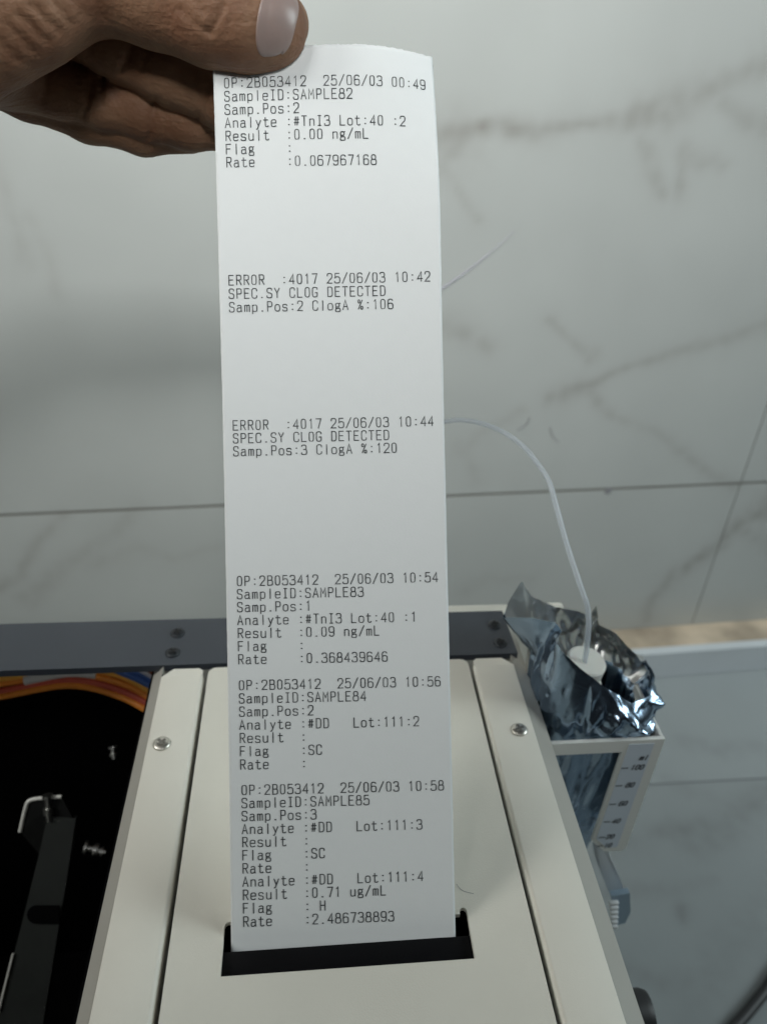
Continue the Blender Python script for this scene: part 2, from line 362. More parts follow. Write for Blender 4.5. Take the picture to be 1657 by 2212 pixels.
for P, Q in ((A0, A), (B0, B)):
    for i in range(len(P)):
        bm.faces.new((P[i], P[(i + 1) % len(P)], Q[(i + 1) % len(P)], Q[i]))
cover = mb.build("printer_cover", M['cream'], an)
for pts, r in (([(0.0388, 0.1196), (0.0402, 0.1176), (0.0432, 0.1165)], 0.00006), ([(-0.0120, 0.1375), (-0.0105, 0.1380)], 0.00014), ([(-0.0012, 0.0822), (-0.0010, 0.0815)], 0.00018)):
    MB().tube([(x, y, H + 0.00003) for x, y in pts], r, 6, 4).build("scuff_mark", M['mark'], cover, smooth=True)
# slot insides
mb = MB(); mb.box(hx0 - .002, hx1 + .002, hy0 - .003, 0.1062, H - 0.0042, H - 0.0020)
mb.build("slot_lip", M['lip'], an, bevel=0.0003)
mb = MB(); mb.box(hx0 - .003, hx1 + .003, hy0 - .004, hy1 + .004, H - 0.034, H - 0.032)
mb.box(hx0 - .003, hx1 + .003, hy1 + .002, hy1 + .004, H - 0.032, H - 0.0035); mb.box(hx0 - .003, hx1 + .003, hy0 - .006, hy0 - .004, H - 0.034, H - 0.0035)
mb.build("slot_well", M['void'], an)
# rails either side, folded sheet with an outer chamfer
def rail(side):
    if side > 0: x0, x1, xo = 0.0592, 0.0750, 0.0816
    else: x0, x1, xo = -0.0409, -0.0561, -0.0606
    s = 1 if x1 > x0 else -1
    prof = []
    for k in range(6): a = math.pi / 2 * k / 5; prof.append((x0 + s * .0016 * (1 - math.sin(a)), H - .0016 + .0016 * math.sin(a) if k else H - .012))
    prof = [(x0, H - .012), (x0, H - .0016)] + [(x0 + s * .0016 * (1 - math.cos(a)), H - .0016 + .0016 * math.sin(a)) for a in [math.pi / 2 * k / 5 for k in range(1, 6)]]
    prof += [(x1 - s * 0.0004, H), (x1, H - .0002)]
    mb = MB(); mb.prism(prof + [(x1, H - .012)], YB, YT - 0.0038, 'y')
    # far end with its corners cut
    e = YT; mb.prism([(x0 + s * .0006, YT - .0039), (x0 + s * .0006, e - .0012), (x0 + s * .002, e), (x1 - s * .004, e), (x1, YT - .0039)], H - .012, H - 0.00005, 'z')
    o = mb.build("side_rail", M['rail'], an, smooth=True)
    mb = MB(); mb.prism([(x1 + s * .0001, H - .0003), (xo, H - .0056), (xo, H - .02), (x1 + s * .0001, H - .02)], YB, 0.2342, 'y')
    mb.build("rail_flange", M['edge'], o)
    return o
rr_, rl_ = rail(1), rail(-1)
def screw(c, r, parent, dark=False, ang=0.6, nrm=(0, 0, 1)):
    mb = MB(); h = r * 0.34
    prof = [(r, -0.0002), (r, h * 0.12)] + [(r * math.cos(t), h * 0.12 + h * math.sin(t)) for t in [0.25, 0.5, 0.75, 1.0, 1.25]] + [(0, h * 1.1)]
    mb.lathe(prof, c, nrm, 28)
    o = mb.build("screw", M['steel_dark'] if dark else M['steel'], parent, smooth=True)
    mb = MB(); ca, sa = math.cos(ang), math.sin(ang)
    a, b = r * 0.56, r * 0.16
    poly = [(b, b), (b, a), (-b, a), (-b, b), (-a, b), (-a, -b), (-b, -b), (-b, -a), (b, -a), (b, -b), (a, -b), (a, b)]
    mb.prism([(c[0] + x * ca - y * sa, c[1] + x * sa + y * ca) for x, y in poly], c[2] + h * 0.5, c[2] + h * 1.16)
    mb.build("shaded_cross", M['black'] if dark else M['recess'], o)  # raised cross, dark colour standing in for the recess's shade
    return o
screw((0.0697, 0.1734, H), 0.0029, rr_, ang=0.25)
screw((-0.0513, 0.1741, H), 0.0029, rl_, ang=0.8)
# crossbar
mb = MB(); mb.prism([(-0.34, 0.2102), (0.0779, 0.2102), (0.0771, 0.2350), (-0.34, 0.2366)], H - .0026, H + 0.0004)
bar = mb.build("crossbar", M['bar'], an, bevel=0.0004)
for (x, y, a) in ((-0.0532, 0.2273, .5), (-0.0535, 0.2166, .7), (0.0721, 0.2264, .1), (0.0722, 0.2160, .2)):
    screw((x, y, H + 0.0005), 0.0027, bar, True, a)
# housing under the cover, rear cover, lower housing
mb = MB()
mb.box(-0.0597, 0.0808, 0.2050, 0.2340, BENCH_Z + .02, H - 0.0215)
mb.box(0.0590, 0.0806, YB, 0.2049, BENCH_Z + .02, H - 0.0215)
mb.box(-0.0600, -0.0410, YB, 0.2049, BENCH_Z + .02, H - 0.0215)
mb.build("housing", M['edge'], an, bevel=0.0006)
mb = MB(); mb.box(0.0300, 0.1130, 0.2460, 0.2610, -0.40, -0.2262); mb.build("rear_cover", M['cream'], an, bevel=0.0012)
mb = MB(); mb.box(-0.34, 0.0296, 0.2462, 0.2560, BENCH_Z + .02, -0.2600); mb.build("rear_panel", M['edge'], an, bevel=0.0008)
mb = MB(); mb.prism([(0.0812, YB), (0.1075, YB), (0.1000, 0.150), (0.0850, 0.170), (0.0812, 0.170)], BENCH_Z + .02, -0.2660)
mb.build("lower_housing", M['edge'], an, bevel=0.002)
mb = MB(); mb.lathe([(0, 0), (0.0075, 0), (0.0085, 0.001), (0.0085, 0.016), (0.0075, 0.0185), (0.003, 0.019), (0, 0.019)], (0.1025, 0.1235, -0.3100), (1, 0, 0.05), 24)
mb.build("side_knob", M['cable'], an, smooth=True)
for x, y in ((0.09, -0.03), (0.07, 0.225), (-0.32, 0.24), (-0.32, -0.03)):
    mb = MB(); mb.lathe([(0, 0.0005), (0.012, 0.0005), (0.012, 0.016), (0.009, 0.0205), (0, 0.0205)], (x, y, BENCH_Z), (0, 0, 1), 20); mb.build("foot", M['black'], an, smooth=True)
# open bay on the left, black inside
mb = MB()
mb.box(-0.34, -0.0612, YB, 0.2349, -0.452, -0.450)
mb.box(-0.34, -0.0612, 0.2330, 0.2349, -0.4495, H - 0.0042)
mb.box(-0.0615, -0.0608, YB, 0.2325, -0.4495, H - 0.0062)
mb.box(-0.342, -0.3402, YB, 0.2349, -0.45, H - 0.0042)
mb.build("bay_liner", M['void'], an)
mb = MB(); mb.box(-0.34, -0.062, -0.064, -0.0602, BENCH_Z + .02, H - 0.02); mb.build("front_panel", M['cream'], an, bevel=0.001)
# fittings in the bay
fw = Vector(FW)
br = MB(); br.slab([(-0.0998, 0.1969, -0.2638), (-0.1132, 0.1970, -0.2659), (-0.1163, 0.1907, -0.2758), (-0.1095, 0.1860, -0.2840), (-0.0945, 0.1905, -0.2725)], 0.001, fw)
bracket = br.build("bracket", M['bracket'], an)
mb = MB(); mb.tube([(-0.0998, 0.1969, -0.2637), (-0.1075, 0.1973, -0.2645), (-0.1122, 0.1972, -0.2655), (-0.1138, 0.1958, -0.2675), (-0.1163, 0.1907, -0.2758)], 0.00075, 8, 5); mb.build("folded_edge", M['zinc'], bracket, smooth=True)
def bolt(c, r, l, ax, parent, mt='bolt'):
    mb = MB(); mb.lathe([(0, -r * .5), (r * 1.0, -r * .45), (r * 1.0, 0), (r * .55, 0.0002), (r * .55, l * .45), (r * .9, l * .46), (r * .9, l * .72), (r * .5, l * .73), (r * .5, l), (0, l)], c, ax, 14)
    return mb.build("bolt", M[mt], parent, smooth=True)
bolt((-0.1049, 0.1966, -0.2632), 0.0021, 0.0095, (0.02, -0.5, -0.85), bracket)
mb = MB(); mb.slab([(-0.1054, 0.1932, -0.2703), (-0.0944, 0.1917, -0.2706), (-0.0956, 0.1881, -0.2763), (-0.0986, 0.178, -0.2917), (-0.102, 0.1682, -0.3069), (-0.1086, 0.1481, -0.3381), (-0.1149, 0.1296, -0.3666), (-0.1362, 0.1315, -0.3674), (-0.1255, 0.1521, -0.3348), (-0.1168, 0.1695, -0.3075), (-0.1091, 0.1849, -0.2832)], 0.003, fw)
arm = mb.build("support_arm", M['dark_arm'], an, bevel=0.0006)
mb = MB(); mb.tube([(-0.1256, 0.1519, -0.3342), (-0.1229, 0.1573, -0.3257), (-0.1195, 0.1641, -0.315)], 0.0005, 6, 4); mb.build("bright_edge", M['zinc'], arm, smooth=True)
mb = MB()
cxs = Vector((-0.1062, 0.1715, -0.3018)); ux = Vector(RX); 
uy = -Vector(DN)
mb.slab([cxs - fw * .0003 + ux * (-.004 + .0036 * math.cos(a)) + uy * .0036 * math.sin(a) for a in [math.pi / 2 + math.pi * k / 8 for k in range(9)]] + [cxs - fw * .0003 + ux * .005 - uy * .0036, cxs - fw * .0003 + ux * .005 + uy * .0036], .0002, fw)
mb.build("painted_slot", M['void'], arm)  # flat slab on the arm, black in place of a hole's darkness
bolt((-0.0900, 0.1847, -0.2795), 0.0026, 0.006, (0.95, -0.1, -0.25), arm)
bolt((-0.0868, 0.1840, -0.2805), 0.0022, 0.004, (0.95, -0.1, -0.25), arm)
bolt((-0.0795, 0.2057, -0.2473), 0.0018, 0.004, (0.1, -0.6, -0.7), an)
# wires running under the crossbar
WIRES = [
  ('wire_orange', [(-0.20, 0.226, -0.243), (-0.150, 0.2300, -0.2375), (-0.1274, 0.2310, -0.2355), (-0.100, 0.2318, -0.2322), (-0.080, 0.2285, -0.2345), (-0.0655, 0.2225, -0.2395), (-0.0620, 0.220, -0.243)]),
  ('wire_red', [(-0.20, 0.224, -0.246), (-0.150, 0.2278, -0.2392), (-0.1274, 0.2290, -0.2378), (-0.100, 0.2300, -0.2338), (-0.080, 0.2262, -0.2362), (-0.0655, 0.2205, -0.2412), (-0.0620, 0.218, -0.245)]),
  ('wire_orange', [(-0.20, 0.222, -0.2475), (-0.150, 0.2262, -0.2408), (-0.1274, 0.2275, -0.2393), (-0.100, 0.2285, -0.2352), (-0.080, 0.2245, -0.2380), (-0.0655, 0.2185, -0.2432), (-0.0620, 0.216, -0.247)]),
  ('wire_yellow', [(-0.1274, 0.2318, -0.2335), (-0.100, 0.2325, -0.2308), (-0.0815, 0.2308, -0.2318), (-0.0660, 0.2245, -0.2372), (-0.0620, 0.2215, -0.2405)]),
  ('wire_blue', [(-0.100, 0.2327, -0.2285), (-0.0860, 0.2318, -0.2285), (-0.0760, 0.2292, -0.2310), (-0.0660, 0.2255, -0.2345), (-0.0620, 0.2235, -0.238)]),
  ('wire_blue', [(-0.096, 0.2328, -0.2265), (-0.0820, 0.2322, -0.2268), (-0.0730, 0.2295, -0.2292), (-0.0655, 0.2268, -0.2325), (-0.0620, 0.2245, -0.236)]),
  ('wire_grey', [(-0.090, 0.2330, -0.2242), (-0.0790, 0.2318, -0.2258), (-0.0710, 0.2295, -0.2282), (-0.0650, 0.2272, -0.2310), (-0.0620, 0.2255, -0.234)]),
  ('wire_brown', [(-0.080, 0.2325, -0.2235), (-0.0725, 0.2305, -0.2255), (-0.0665, 0.2285, -0.2280), (-0.0620, 0.2265, -0.231)]),
  ('wire_grey', [(-0.0705, 0.2325, -0.2205), (-0.0660, 0.2312, -0.2225), (-0.0620, 0.2300, -0.2245)]),
]
for k, p in WIRES:
    MB().tube(p, 0.00140, 10, 6).build("wire", M[k], an, smooth=True)
MB().tube([(-0.1170, 0.2310, -0.2340), (-0.1000, 0.2322, -0.2315), (-0.0885, 0.2310, -0.2318)], 0.0022, 14, 5).build("cable_sleeve", M['sleeve'], an, smooth=True)

# ------------------------------------------------------------------ the receipt
PL = np.array([(-24.36, 241.95, -7.5), (-24.22, 230.57, -26.95), (-24.08, 218.74, -46.61), (-23.94, 206.49, -66.4), (-23.82, 193.89, -86.24), (-23.71, 180.96, -106.05), (-23.62, 167.77, -125.75), (-23.55, 154.37, -145.25), (-23.51, 140.82, -164.48), (-23.5, 127.17, -183.37), (-23.53, 113.48, -201.84), (-23.59, 99.8, -219.81)]) / 1000
PR = np.array([(35.13, 238.19, -4.34), (35.24, 227.1, -23.86), (35.41, 215.65, -43.68), (35.61, 203.73, -63.69), (35.81, 191.39, -83.84), (36.02, 178.68, -104.03), (36.21, 165.65, -124.18), (36.37, 152.36, -144.22), (36.49, 138.86, -164.06), (36.55, 125.2, -183.61), (36.55, 111.95, -202.09), (36.43, 98.68, -219.75)]) / 1000
VA = np.concatenate([[0], np.cumsum(np.linalg.norm(np.diff((PL + PR) / 2, axis=0), axis=1))]) * 1000
fl = [np.polyfit(VA, PL[:, k], 4) for k in range(3)]; fr = [np.polyfit(VA, PR[:, k], 4) for k in range(3)]
def paper(u, v, off=0.0):
    """point of the strip, u mm from its left edge, v mm from its top; the top right corner curls away"""
    a = np.array([np.polyval(k, v) for k in fl]); b = np.array([np.polyval(k, v) for k in fr])
    da = np.array([np.polyval(k, v + 1) for k in fl]) - a
    ex = (b - a) / np.linalg.norm(b - a); n = np.cross(ex, da); n /= np.linalg.norm(n)
    if n[1] > 0: n = -n
    uu = u; dz = 0.0
    s = max(0.0, 1 - v / 52.0) ** 1.6
    if u > 33 and s > 0:
        t = (u - 33) / 27.0
        dz -= 6.5 * s * t * t; uu = u - 1.5 * s * t * t * t
    s2 = max(0.0, 1 - abs(v - 16) / 40.0)
    dz += 0.5 * s2 * math.sin(u / 60 * math.pi)
    dz += 0.18 * math.sin(v / 23.0 + u / 40.0)
    return a + (b - a) * (uu / 60.0) + n * (dz / 1000 + off)
def top_v(u):
    t = np.interp(u, [0, 10, 26, 29, 34, 40, 47, 53, 60], [8.5, 6.8, 5.2, 5.0, 5.1, 5.0, 5.2, 5.6, 5.9])
    return t + 0.28 * noise.noise((u * 0.8, 3.1, 0)) + 0.16 * noise.noise((u * 2.6, 7.7, 0))
NU, NV = 90, 150
V, F = [], []
VEND = 250.0
for i in range(NU + 1):
    u = 60 * i / NU; tv = top_v(u)
    for j in range(NV + 1):
        w = j / NV; v = tv + (VEND - tv) * (0.35 * w * w + 0.65 * w)
        ue = u + (0.07 * noise.noise((v * 0.9, u, 5)) if i in (0, NU) else 0)
        V.append(paper(ue, v))
for i in range(NU):
    for j in range(NV):
        a = i * (NV + 1) + j; F.append((a, a + NV + 1, a + NV + 2, a + 1))
me = mesh("receipt", V, F, True)
receipt = link("receipt", me, M['paper'])
so = receipt.modifiers.new("thickness", 'SOLIDIFY'); so.thickness = 0.00007; so.offset = 0 if False else (1.0)
tag(receipt, "long white thermal printout strip held up from the black slot", "receipt")

# stroke font of the printer: cell 1 wide, capitals 1.5 high
def RND(pts, r=0.28, closed=False):
    out = []; n = len(pts); P = [Vector((x, y)) for x, y in pts]
    for i in range(n):
        if not closed and i in (0, n - 1): out.append(P[i]); continue
        a, b, c = P[i - 1], P[i], P[(i + 1) % n]
        d1, d2 = (a - b).length, (c - b).length
        p, q = b + (a - b) * min(r / d1, .5), b + (c - b) * min(r / d2, .5)
        for k in range(5):
            t = k / 4; out.append(p * (1 - t) ** 2 + b * 2 * t * (1 - t) + q * t * t)
    if closed: out.append(out[0])
    return [(p.x, p.y) for p in out]
def DOT(x, y, r=0.09): return [(x - r, y), (x + r, y)]
O = RND([(.08, 0), (.92, 0), (.92, 1.5), (.08, 1.5)], .42, True)
def o_(x0, x1, y0, y1, r=.33): return RND([(x0, y0), (x1, y0), (x1, y1), (x0, y1)], r, True)
G = {
 '0': [O], 'O': [O],
 '1': [[(.28, 1.22), (.55, 1.5), (.55, 0)]],
 '2': [RND([(.04, 1.1), (.06, 1.5), (.96, 1.5), (.98, .85), (.5, .5)], .36) + [(.02, 0), (1, 0)]],
 '3': [RND([(.05, 1.25), (.08, 1.5), (.92, 1.5), (.92, .8), (.38, .8)], .32), RND([(.38, .79), (1, .79), (1, 0), (0, 0), (0, .3)], .34)],
 '4': [[(.76, 0), (.76, 1.5), (.02, .42), (1.0, .42)]],
 '5': [[(.92, 1.5), (.14, 1.5), (.08, .78)] + RND([(.08, .78), (.3, .98), (1, .95), (1, 0), (.02, 0), (0, .3)], .34)[1:]],
 '6': [RND([(.9, 1.25), (.85, 1.5), (.02, 1.5), (.02, .5)], .4), o_(.02, .98, 0, .88)],
 '7': [[(.02, 1.5), (.98, 1.5), (.7, .75), (.45, 0)]],
 '8': [o_(.1, .9, .8, 1.5), o_(.0, 1, 0, .79)],
 '9': [RND([(.1, .25), (.15, 0), (.98, 0), (.98, 1.0)], .4), o_(.02, .98, .62, 1.5)],
 ':': [DOT(.5, .22), DOT(.5, 1.02)], '.': [DOT(.5, .06, .11)], '/': [[(.02, -.08), (.98, 1.6)]],
 '#': [[(.22, .1), (.34, 1.4)], [(.62, .1), (.74, 1.4)], [(.02, .5), (.92, .5)], [(.06, 1.0), (.98, 1.0)]],
 '%': [[(.1, .05), (.88, 1.45)], o_(.04, .4, 1.02, 1.48, .16), o_(.58, .96, .02, .48, .16)],
 'A': [[(0, 0), (.5, 1.5), (1, 0)], [(.18, .5), (.82, .5)]],
 'B': [[(.08, .8), (.08, 1.5)] + RND([(.08, 1.5), (.92, 1.5), (.92, .8), (.08, .8)], .3)[1:-1] + [(.1, .8)], [(.08, .79), (.08, 0)] + RND([(.08, 0), (1, 0), (1, .79), (.4, .79)], .3)[1:]],
 'C': [RND([(.98, 1.1), (.95, 1.5), (.04, 1.5), (.04, 0), (.95, 0), (.98, .4)], .4)],
 'D': [[(.08, 0), (.08, 1.5)] + RND([(.08, 1.5), (.96, 1.5), (.96, 0), (.08, 0)], .42)[1:]],
 'E': [[(.95, 1.5), (.06, 1.5), (.06, 0), (.98, 0)], [(.06, .79), (.82, .79)]],
 'F': [[(.95, 1.5), (.06, 1.5), (.06, 0)], [(.06, .79), (.82, .79)]],
 'G': [RND([(.95, 1.15), (.92, 1.5), (.02, 1.5), (.02, 0), (.96, 0), (.96, .66)], .38) + [(.55, .66)]],
 'H': [[(.06, 0), (.06, 1.5)], [(.94, 0), (.94, 1.5)], [(.06, .78), (.94, .78)]],
 'I': [[(.5, 0), (.5, 1.5)], [(.2, 1.5), (.8, 1.5)], [(.2, 0), (.8, 0)]],
 'L': [[(.06, 1.5), (.06, 0), (.98, 0)]],
 'M': [[(.04, 0), (.06, 1.5), (.5, .6), (.94, 1.5), (.96, 0)]],
 'P': [[(.08, 0), (.08, 1.5)] + RND([(.08, 1.5), (.94, 1.5), (.94, .7), (.08, .7)], .32)[1:]],
 'R': [[(.08, 0), (.08, 1.5)] + RND([(.08, 1.5), (.94, 1.5), (.94, .75), (.08, .75)], .32)[1:], [(.5, .75), (.98, 0)]],
 'S': [RND([(.95, 1.15), (.92, 1.5), (.04, 1.5), (.04, .82), (.96, .7), (.96, 0), (.04, 0), (.02, .35)], .34)],
 'T': [[(0, 1.5), (1, 1.5)], [(.5, 1.49), (.5, 0)]],
 'Y': [[(.02, 1.5), (.5, .75), (.98, 1.5)], [(.5, .74), (.5, 0)]],
 'a': [RND([(.1, .9), (.3, 1.02), (.84, 1.02), (.84, .1), (.98, 0)], .25), RND([(.84, .62), (.05, .6), (.05, 0), (.6, 0), (.84, .2)], .25)],
 'e': [[(.04, .54), (.94, .54)] + RND([(.94, .54), (.94, 1.02), (.04, 1.02), (.04, 0), (.75, 0), (.92, .14)], .34)[1:]],
 'g': [o_(.08, .78, .46, 1.02, .25), [(.72, .94), (.98, 1.05)], RND([(.14, .5), (.1, .25), (.94, .25), (.94, -.28), (.04, -.28), (.04, .12), (.3, .22)], .2)],
 'l': [[(.5, 1.5), (.5, -.05)]],
 'm': [[(.04, 0), (.04, 1.02)], RND([(.05, .9), (.2, 1.02), (.5, 1.02), (.5, 0)], .2), RND([(.51, .9), (.7, 1.02), (.96, 1.02), (.96, 0)], .2)],
 'n': [[(.1, 0), (.1, 1.02)], RND([(.11, .85), (.3, 1.02), (.92, 1.02), (.92, 0)], .32)],
 'o': [o_(.04, .96, 0, 1.02, .4)],
 'p': [[(.08, 1.02), (.08, -.36)], RND([(.09, .85), (.3, 1.02), (.94, 1.02), (.94, 0), (.3, 0), (.09, .15)], .34)],
 's': [RND([(.9, .82), (.84, 1.02), (.08, 1.02), (.08, .56), (.92, .48), (.92, 0), (.1, 0), (.04, .2)], .22)],
 't': [RND([(.36, 1.4), (.36, 0), (.9, 0), (.94, .16)], .25), [(.02, 1.02), (.86, 1.02)]],
 'u': [RND([(.08, 1.02), (.08, 0), (.7, 0), (.9, .2)], .3), [(.92, 1.02), (.92, 0)]],
 'y': [[(.06, 1.02), (.5, .12)], [(.96, 1.02), (.5, .12), (.3, -.3), (.06, -.36)]],
}
def ribbon(V, F, pts, w, f, off):
    n = len(pts); P = [Vector(p) for p in pts]; L = []
    closed = (P[0] - P[-1]).length < 1e-6
    for i in range(n):
        a = P[i - 1] if i else (P[n - 2] if closed else None); b = P[i + 1] if i < n - 1 else (P[1] if closed else None)
        d1 = (P[i] - a).normalized() if a is not None and (P[i] - a).length > 1e-9 else None
        d2 = (b - P[i]).normalized() if b is not None and (b - P[i]).length > 1e-9 else None
        if d1 is None: d1 = d2
        if d2 is None: d2 = d1
        t = (d1 + d2)
        t = t.normalized() if t.length > 1e-6 else d1
        nn = Vector((-t.y, t.x)); k = 1 / max(0.5, abs(nn.dot(Vector((-d1.y, d1.x)))))
        p = P[i].copy()
        if not closed and i == 0: p -= d1 * w * .45
        if not closed and i == n - 1: p += d1 * w * .45
        L.append((p + nn * w * k, p - nn * w * k))
    b0 = len(V)
    for p, q in L: V.append(f(p, off)); V.append(f(q, off))
    for i in range(n - 1): F.append((b0 + 2 * i, b0 + 2 * i + 1, b0 + 2 * i + 3, b0 + 2 * i + 2))
PITCH, GW, GH, SW = 2.037, 1.36, 1.70, 0.128
def print_block(lines, v0, v1, u0):
    V, F = [], []; k = 0
    for li, s in enumerate(lines):
        v = v0 + (v1 - v0) * (li / max(1, len(lines) - 1)); vb = v + GH * 0.75
        for ci, ch in enumerate(s):
            for st in G.get(ch, []):
                k += 1
                w = SW * (1.25 if ch in ':.' else random.uniform(.93, 1.07))
                pts = [(u0 + ci * PITCH + x * GW + random.uniform(-.008, .008), y * GH) for x, y in st]
                ribbon(V, F, pts, w, lambda p, o: paper(p.x, vb - p.y, o), 0.000085 + 0.000004 * (k % 5))
    o = link("printed_text", mesh("printed_text", V, F), M['ink'], receipt)
    return o
def op(n, t): return ["OP:2B053412  25/06/03 " + t, "SampleID:SAMPLE" + n]
print_block(op("82", "00:49") + ["Samp.Pos:2", "Analyte :#TnI3 Lot:40 :2", "Result  :0.00 ng/mL", "Flag    :", "Rate    :0.067967168"], 14.3, 34.8, 2.85)
print_block(["ERROR  :4017 25/06/03 10:42", "SPEC.SY CLOG DETECTED", "Samp.Pos:2 ClogA %:106"], 65.75, 72.91, 2.55)
print_block(["ERROR  :4017 25/06/03 10:44", "SPEC.SY CLOG DETECTED", "Samp.Pos:3 ClogA %:120"], 104.64, 111.64, 2.70)
print_block(op("83", "10:54") + ["Samp.Pos:1", "Analyte :#TnI3 Lot:40 :1", "Result  :0.09 ng/mL", "Flag    :", "Rate    :0.368439646"], 146.9, 168.1, 2.92)
print_block(op("84", "10:56") + ["Samp.Pos:2", "Analyte :#DD   Lot:111:2", "Result  :", "Flag    :SC", "Rate    :"], 175.1, 196.42, 2.98)
print_block(op("85", "10:58") + ["Samp.Pos:3", "Analyte :#DD   Lot:111:3", "Result  :", "Flag    :SC", "Rate    :", "Analyte :#DD   Lot:111:4", "Result  :0.71 ug/mL", "Flag    : H", "Rate    :2.486738893"], 203.24, 237.8, 3.25)

# ------------------------------------------------------------------ the hand
def seg_field(X, A, B, ra, rb):
    pa = X - A; ba = B - A; h = np.clip((pa @ ba) / (ba @ ba), 0, 1)
    return np.linalg.norm(pa - h[:, None] * ba, axis=1) - (ra + (rb - ra) * h), h
def smin(a, b, k):
    h = np.clip(0.5 + 0.5 * (b - a) / k, 0, 1); return b + (a - b) * h - k * h * (1 - h)
def chain(X, pts, k=4.0, creases=()):
    d = None; arc = np.full(len(X), 0.0); best = np.full(len(X), 1e9); s0 = 0
    for (a, b) in zip(pts, pts[1:]):
        A, B = np.array(a[:3]), np.array(b[:3]); L = np.linalg.norm(B - A)
        f, h = seg_field(X, A, B, a[3], b[3])
        upd = f < best; arc = np.where(upd, s0 + h * L, arc); best = np.minimum(best, f); s0 += L
        d = f if d is None else smin(d, f, k)
    for (s, w, dep) in creases: d = d + dep * np.exp(-((arc - s) / w) ** 2)
    return d, arc
TH = [(-90.5, 235.0, -12.6, 16.3), (-76.0, 237.1, -5.2, 15.1), (-67.9, 237.7, -3.0, 13.0), (-60.7, 241.7, 0.7, 12.2), (-53.9, 244.7, 2.6, 11.5), (-45.3, 244.3, 1.6, 11.3), (-37.5, 242.8, -1.1, 11.3), (-23.9, 239.5, -4.7, 11.3), (-13.6, 238.0, -6.2, 10.7), (-8.5, 237.6, -6.8, 9.0)]
IX = [(-90.8, 258.5, -8.1, 10.8), (-72.5, 267.0, -3.2, 8.6), (-40.6, 265.7, -5.4, 8.5), (-20.9, 263.1, -5.9, 8.2), (-6.9, 261.2, -6.5, 8.1)]
MD = [(-86.6, 259.1, -10.1, 11.5), (-77.4, 264.8, -5.6, 9.4), (-66.5, 263.4, -7.7, 8.6), (-52.7, 259.4, -14.0, 8.3), (-39.8, 256.3, -19.2, 8.3), (-23.3, 252.8, -25.3, 8.0), (-12.2, 251.2, -27.8, 7.2)]
RG = [(-95.0, 265.0, -16.2, 12.0), (-86.2, 265.4, -21.7, 8.9), (-78.2, 265.6, -23.7, 7.9), (-71.1, 265.1, -25.2, 7.9), (-60.4, 264.2, -27.7, 8.0), (-47.0, 262.9, -30.1, 8.2), (-34.4, 261.5, -32.0, 8.1), (-24.0, 261.6, -31.9, 7.8), (-14.2, 261.4, -30.8, 7.0)]
LT = [(-95, 268, -20, 10), (-84, 272, -27, 7.6), (-66, 269, -33, 7.0), (-50, 267, -36, 6.8), (-36, 266, -36, 6.0)]
PM = [(-202, 220, -33, 27.5), (-129.9, 248.6, -11.3, 23.0), (-109.3, 249.2, -10.6, 20.8), (-96.1, 251.6, -10.3, 17.4), (-88.4, 254.8, -13.3, 14.2)]
# skin folds as seen on the back of the thumb and across the finger joints: course, half width (0.12 mm steps), depth in mm
THUMB_FOLDS = [([(391, 20), (420, 50), (451, 70)], 7, .55), ([(481, 12), (470, 40), (452, 70)], 7, .6), ([(430, 5), (440, 30)], 6, .35), ([(505, 30), (492, 66)], 6, .3),
  ([(360, 10), (372, 45)], 6, .3), ([(330, 5), (335, 40)], 6, .25),
  ([(72, 14), (104, 46), (132, 70)], 9, .6), ([(38, 28), (74, 62), (102, 88)], 9, .5), ([(17, 52), (48, 84), (72, 110)], 8, .45), ([(108, -4), (138, 30), (155, 52)], 9, .5), ([(-8, 82), (20, 112), (38, 128)], 8, .4),
  ([(150, -10), (185, 30)], 9, .35), ([(205, -5), (222, 36)], 8, .35), ([(255, 0), (268, 40)], 8, .3)]
FINGER_FOLDS = [([(296, 66), (284, 110), (266, 152)], 8, .9), ([(325, 78), (314, 120), (306, 150)], 7, .6), ([(447, 196), (432, 252)], 7, .7), ([(222, 168), (221, 224)], 8, .8), ([(198, 180), (188, 215), (183, 250)], 8, .8),
  ([(338, 214), (328, 255), (323, 296)], 8, .8), ([(120, 110), (100, 160), (92, 215)], 8, .5), ([(170, 60), (160, 100)], 8, .5)]
def folds(U, W, L):
    d = np.zeros(len(U)); wob = 3.0 * np.sin(U * .11 + W * .07)
    for pts, w, dep in L:
        best = np.full(len(U), 1e9)
        for (ax, ay), (bx, by) in zip(pts, pts[1:]):
            dx, dy = bx - ax, by - ay; t = np.clip(((U - ax) * dx + (W - ay) * dy) / (dx * dx + dy * dy), 0, 1)
            best = np.minimum(best, np.hypot(U + wob - ax - t * dx, W - ay - t * dy))
        d += dep * np.exp(-(best / w) ** 2)
    return d
def hand_field(X):
    th, a = chain(X, TH, 5)
    zc = X @ np.array(FW); U = 828.5 + 1654 * (X @ np.array(RX)) / zc; W = 1106 + 1654 * (X @ np.array(DN)) / zc
    th = th + folds(U, W, THUMB_FOLDS)
    ix, _ = chain(X, IX, 4); fc = folds(U, W, FINGER_FOLDS)
    md, _ = chain(X, MD, 3); rg, _ = chain(X, RG, 3); md = md + fc; rg = rg + fc
    lt, _ = chain(X, LT, 3); pm, _ = chain(X, PM, 8)
    d = smin(md, rg, 0.9); d = smin(d, lt, 0.9); d = smin(d, ix, 0.9)
    d = smin(d, pm, 6.0)
    return smin(d, th, 1.6)
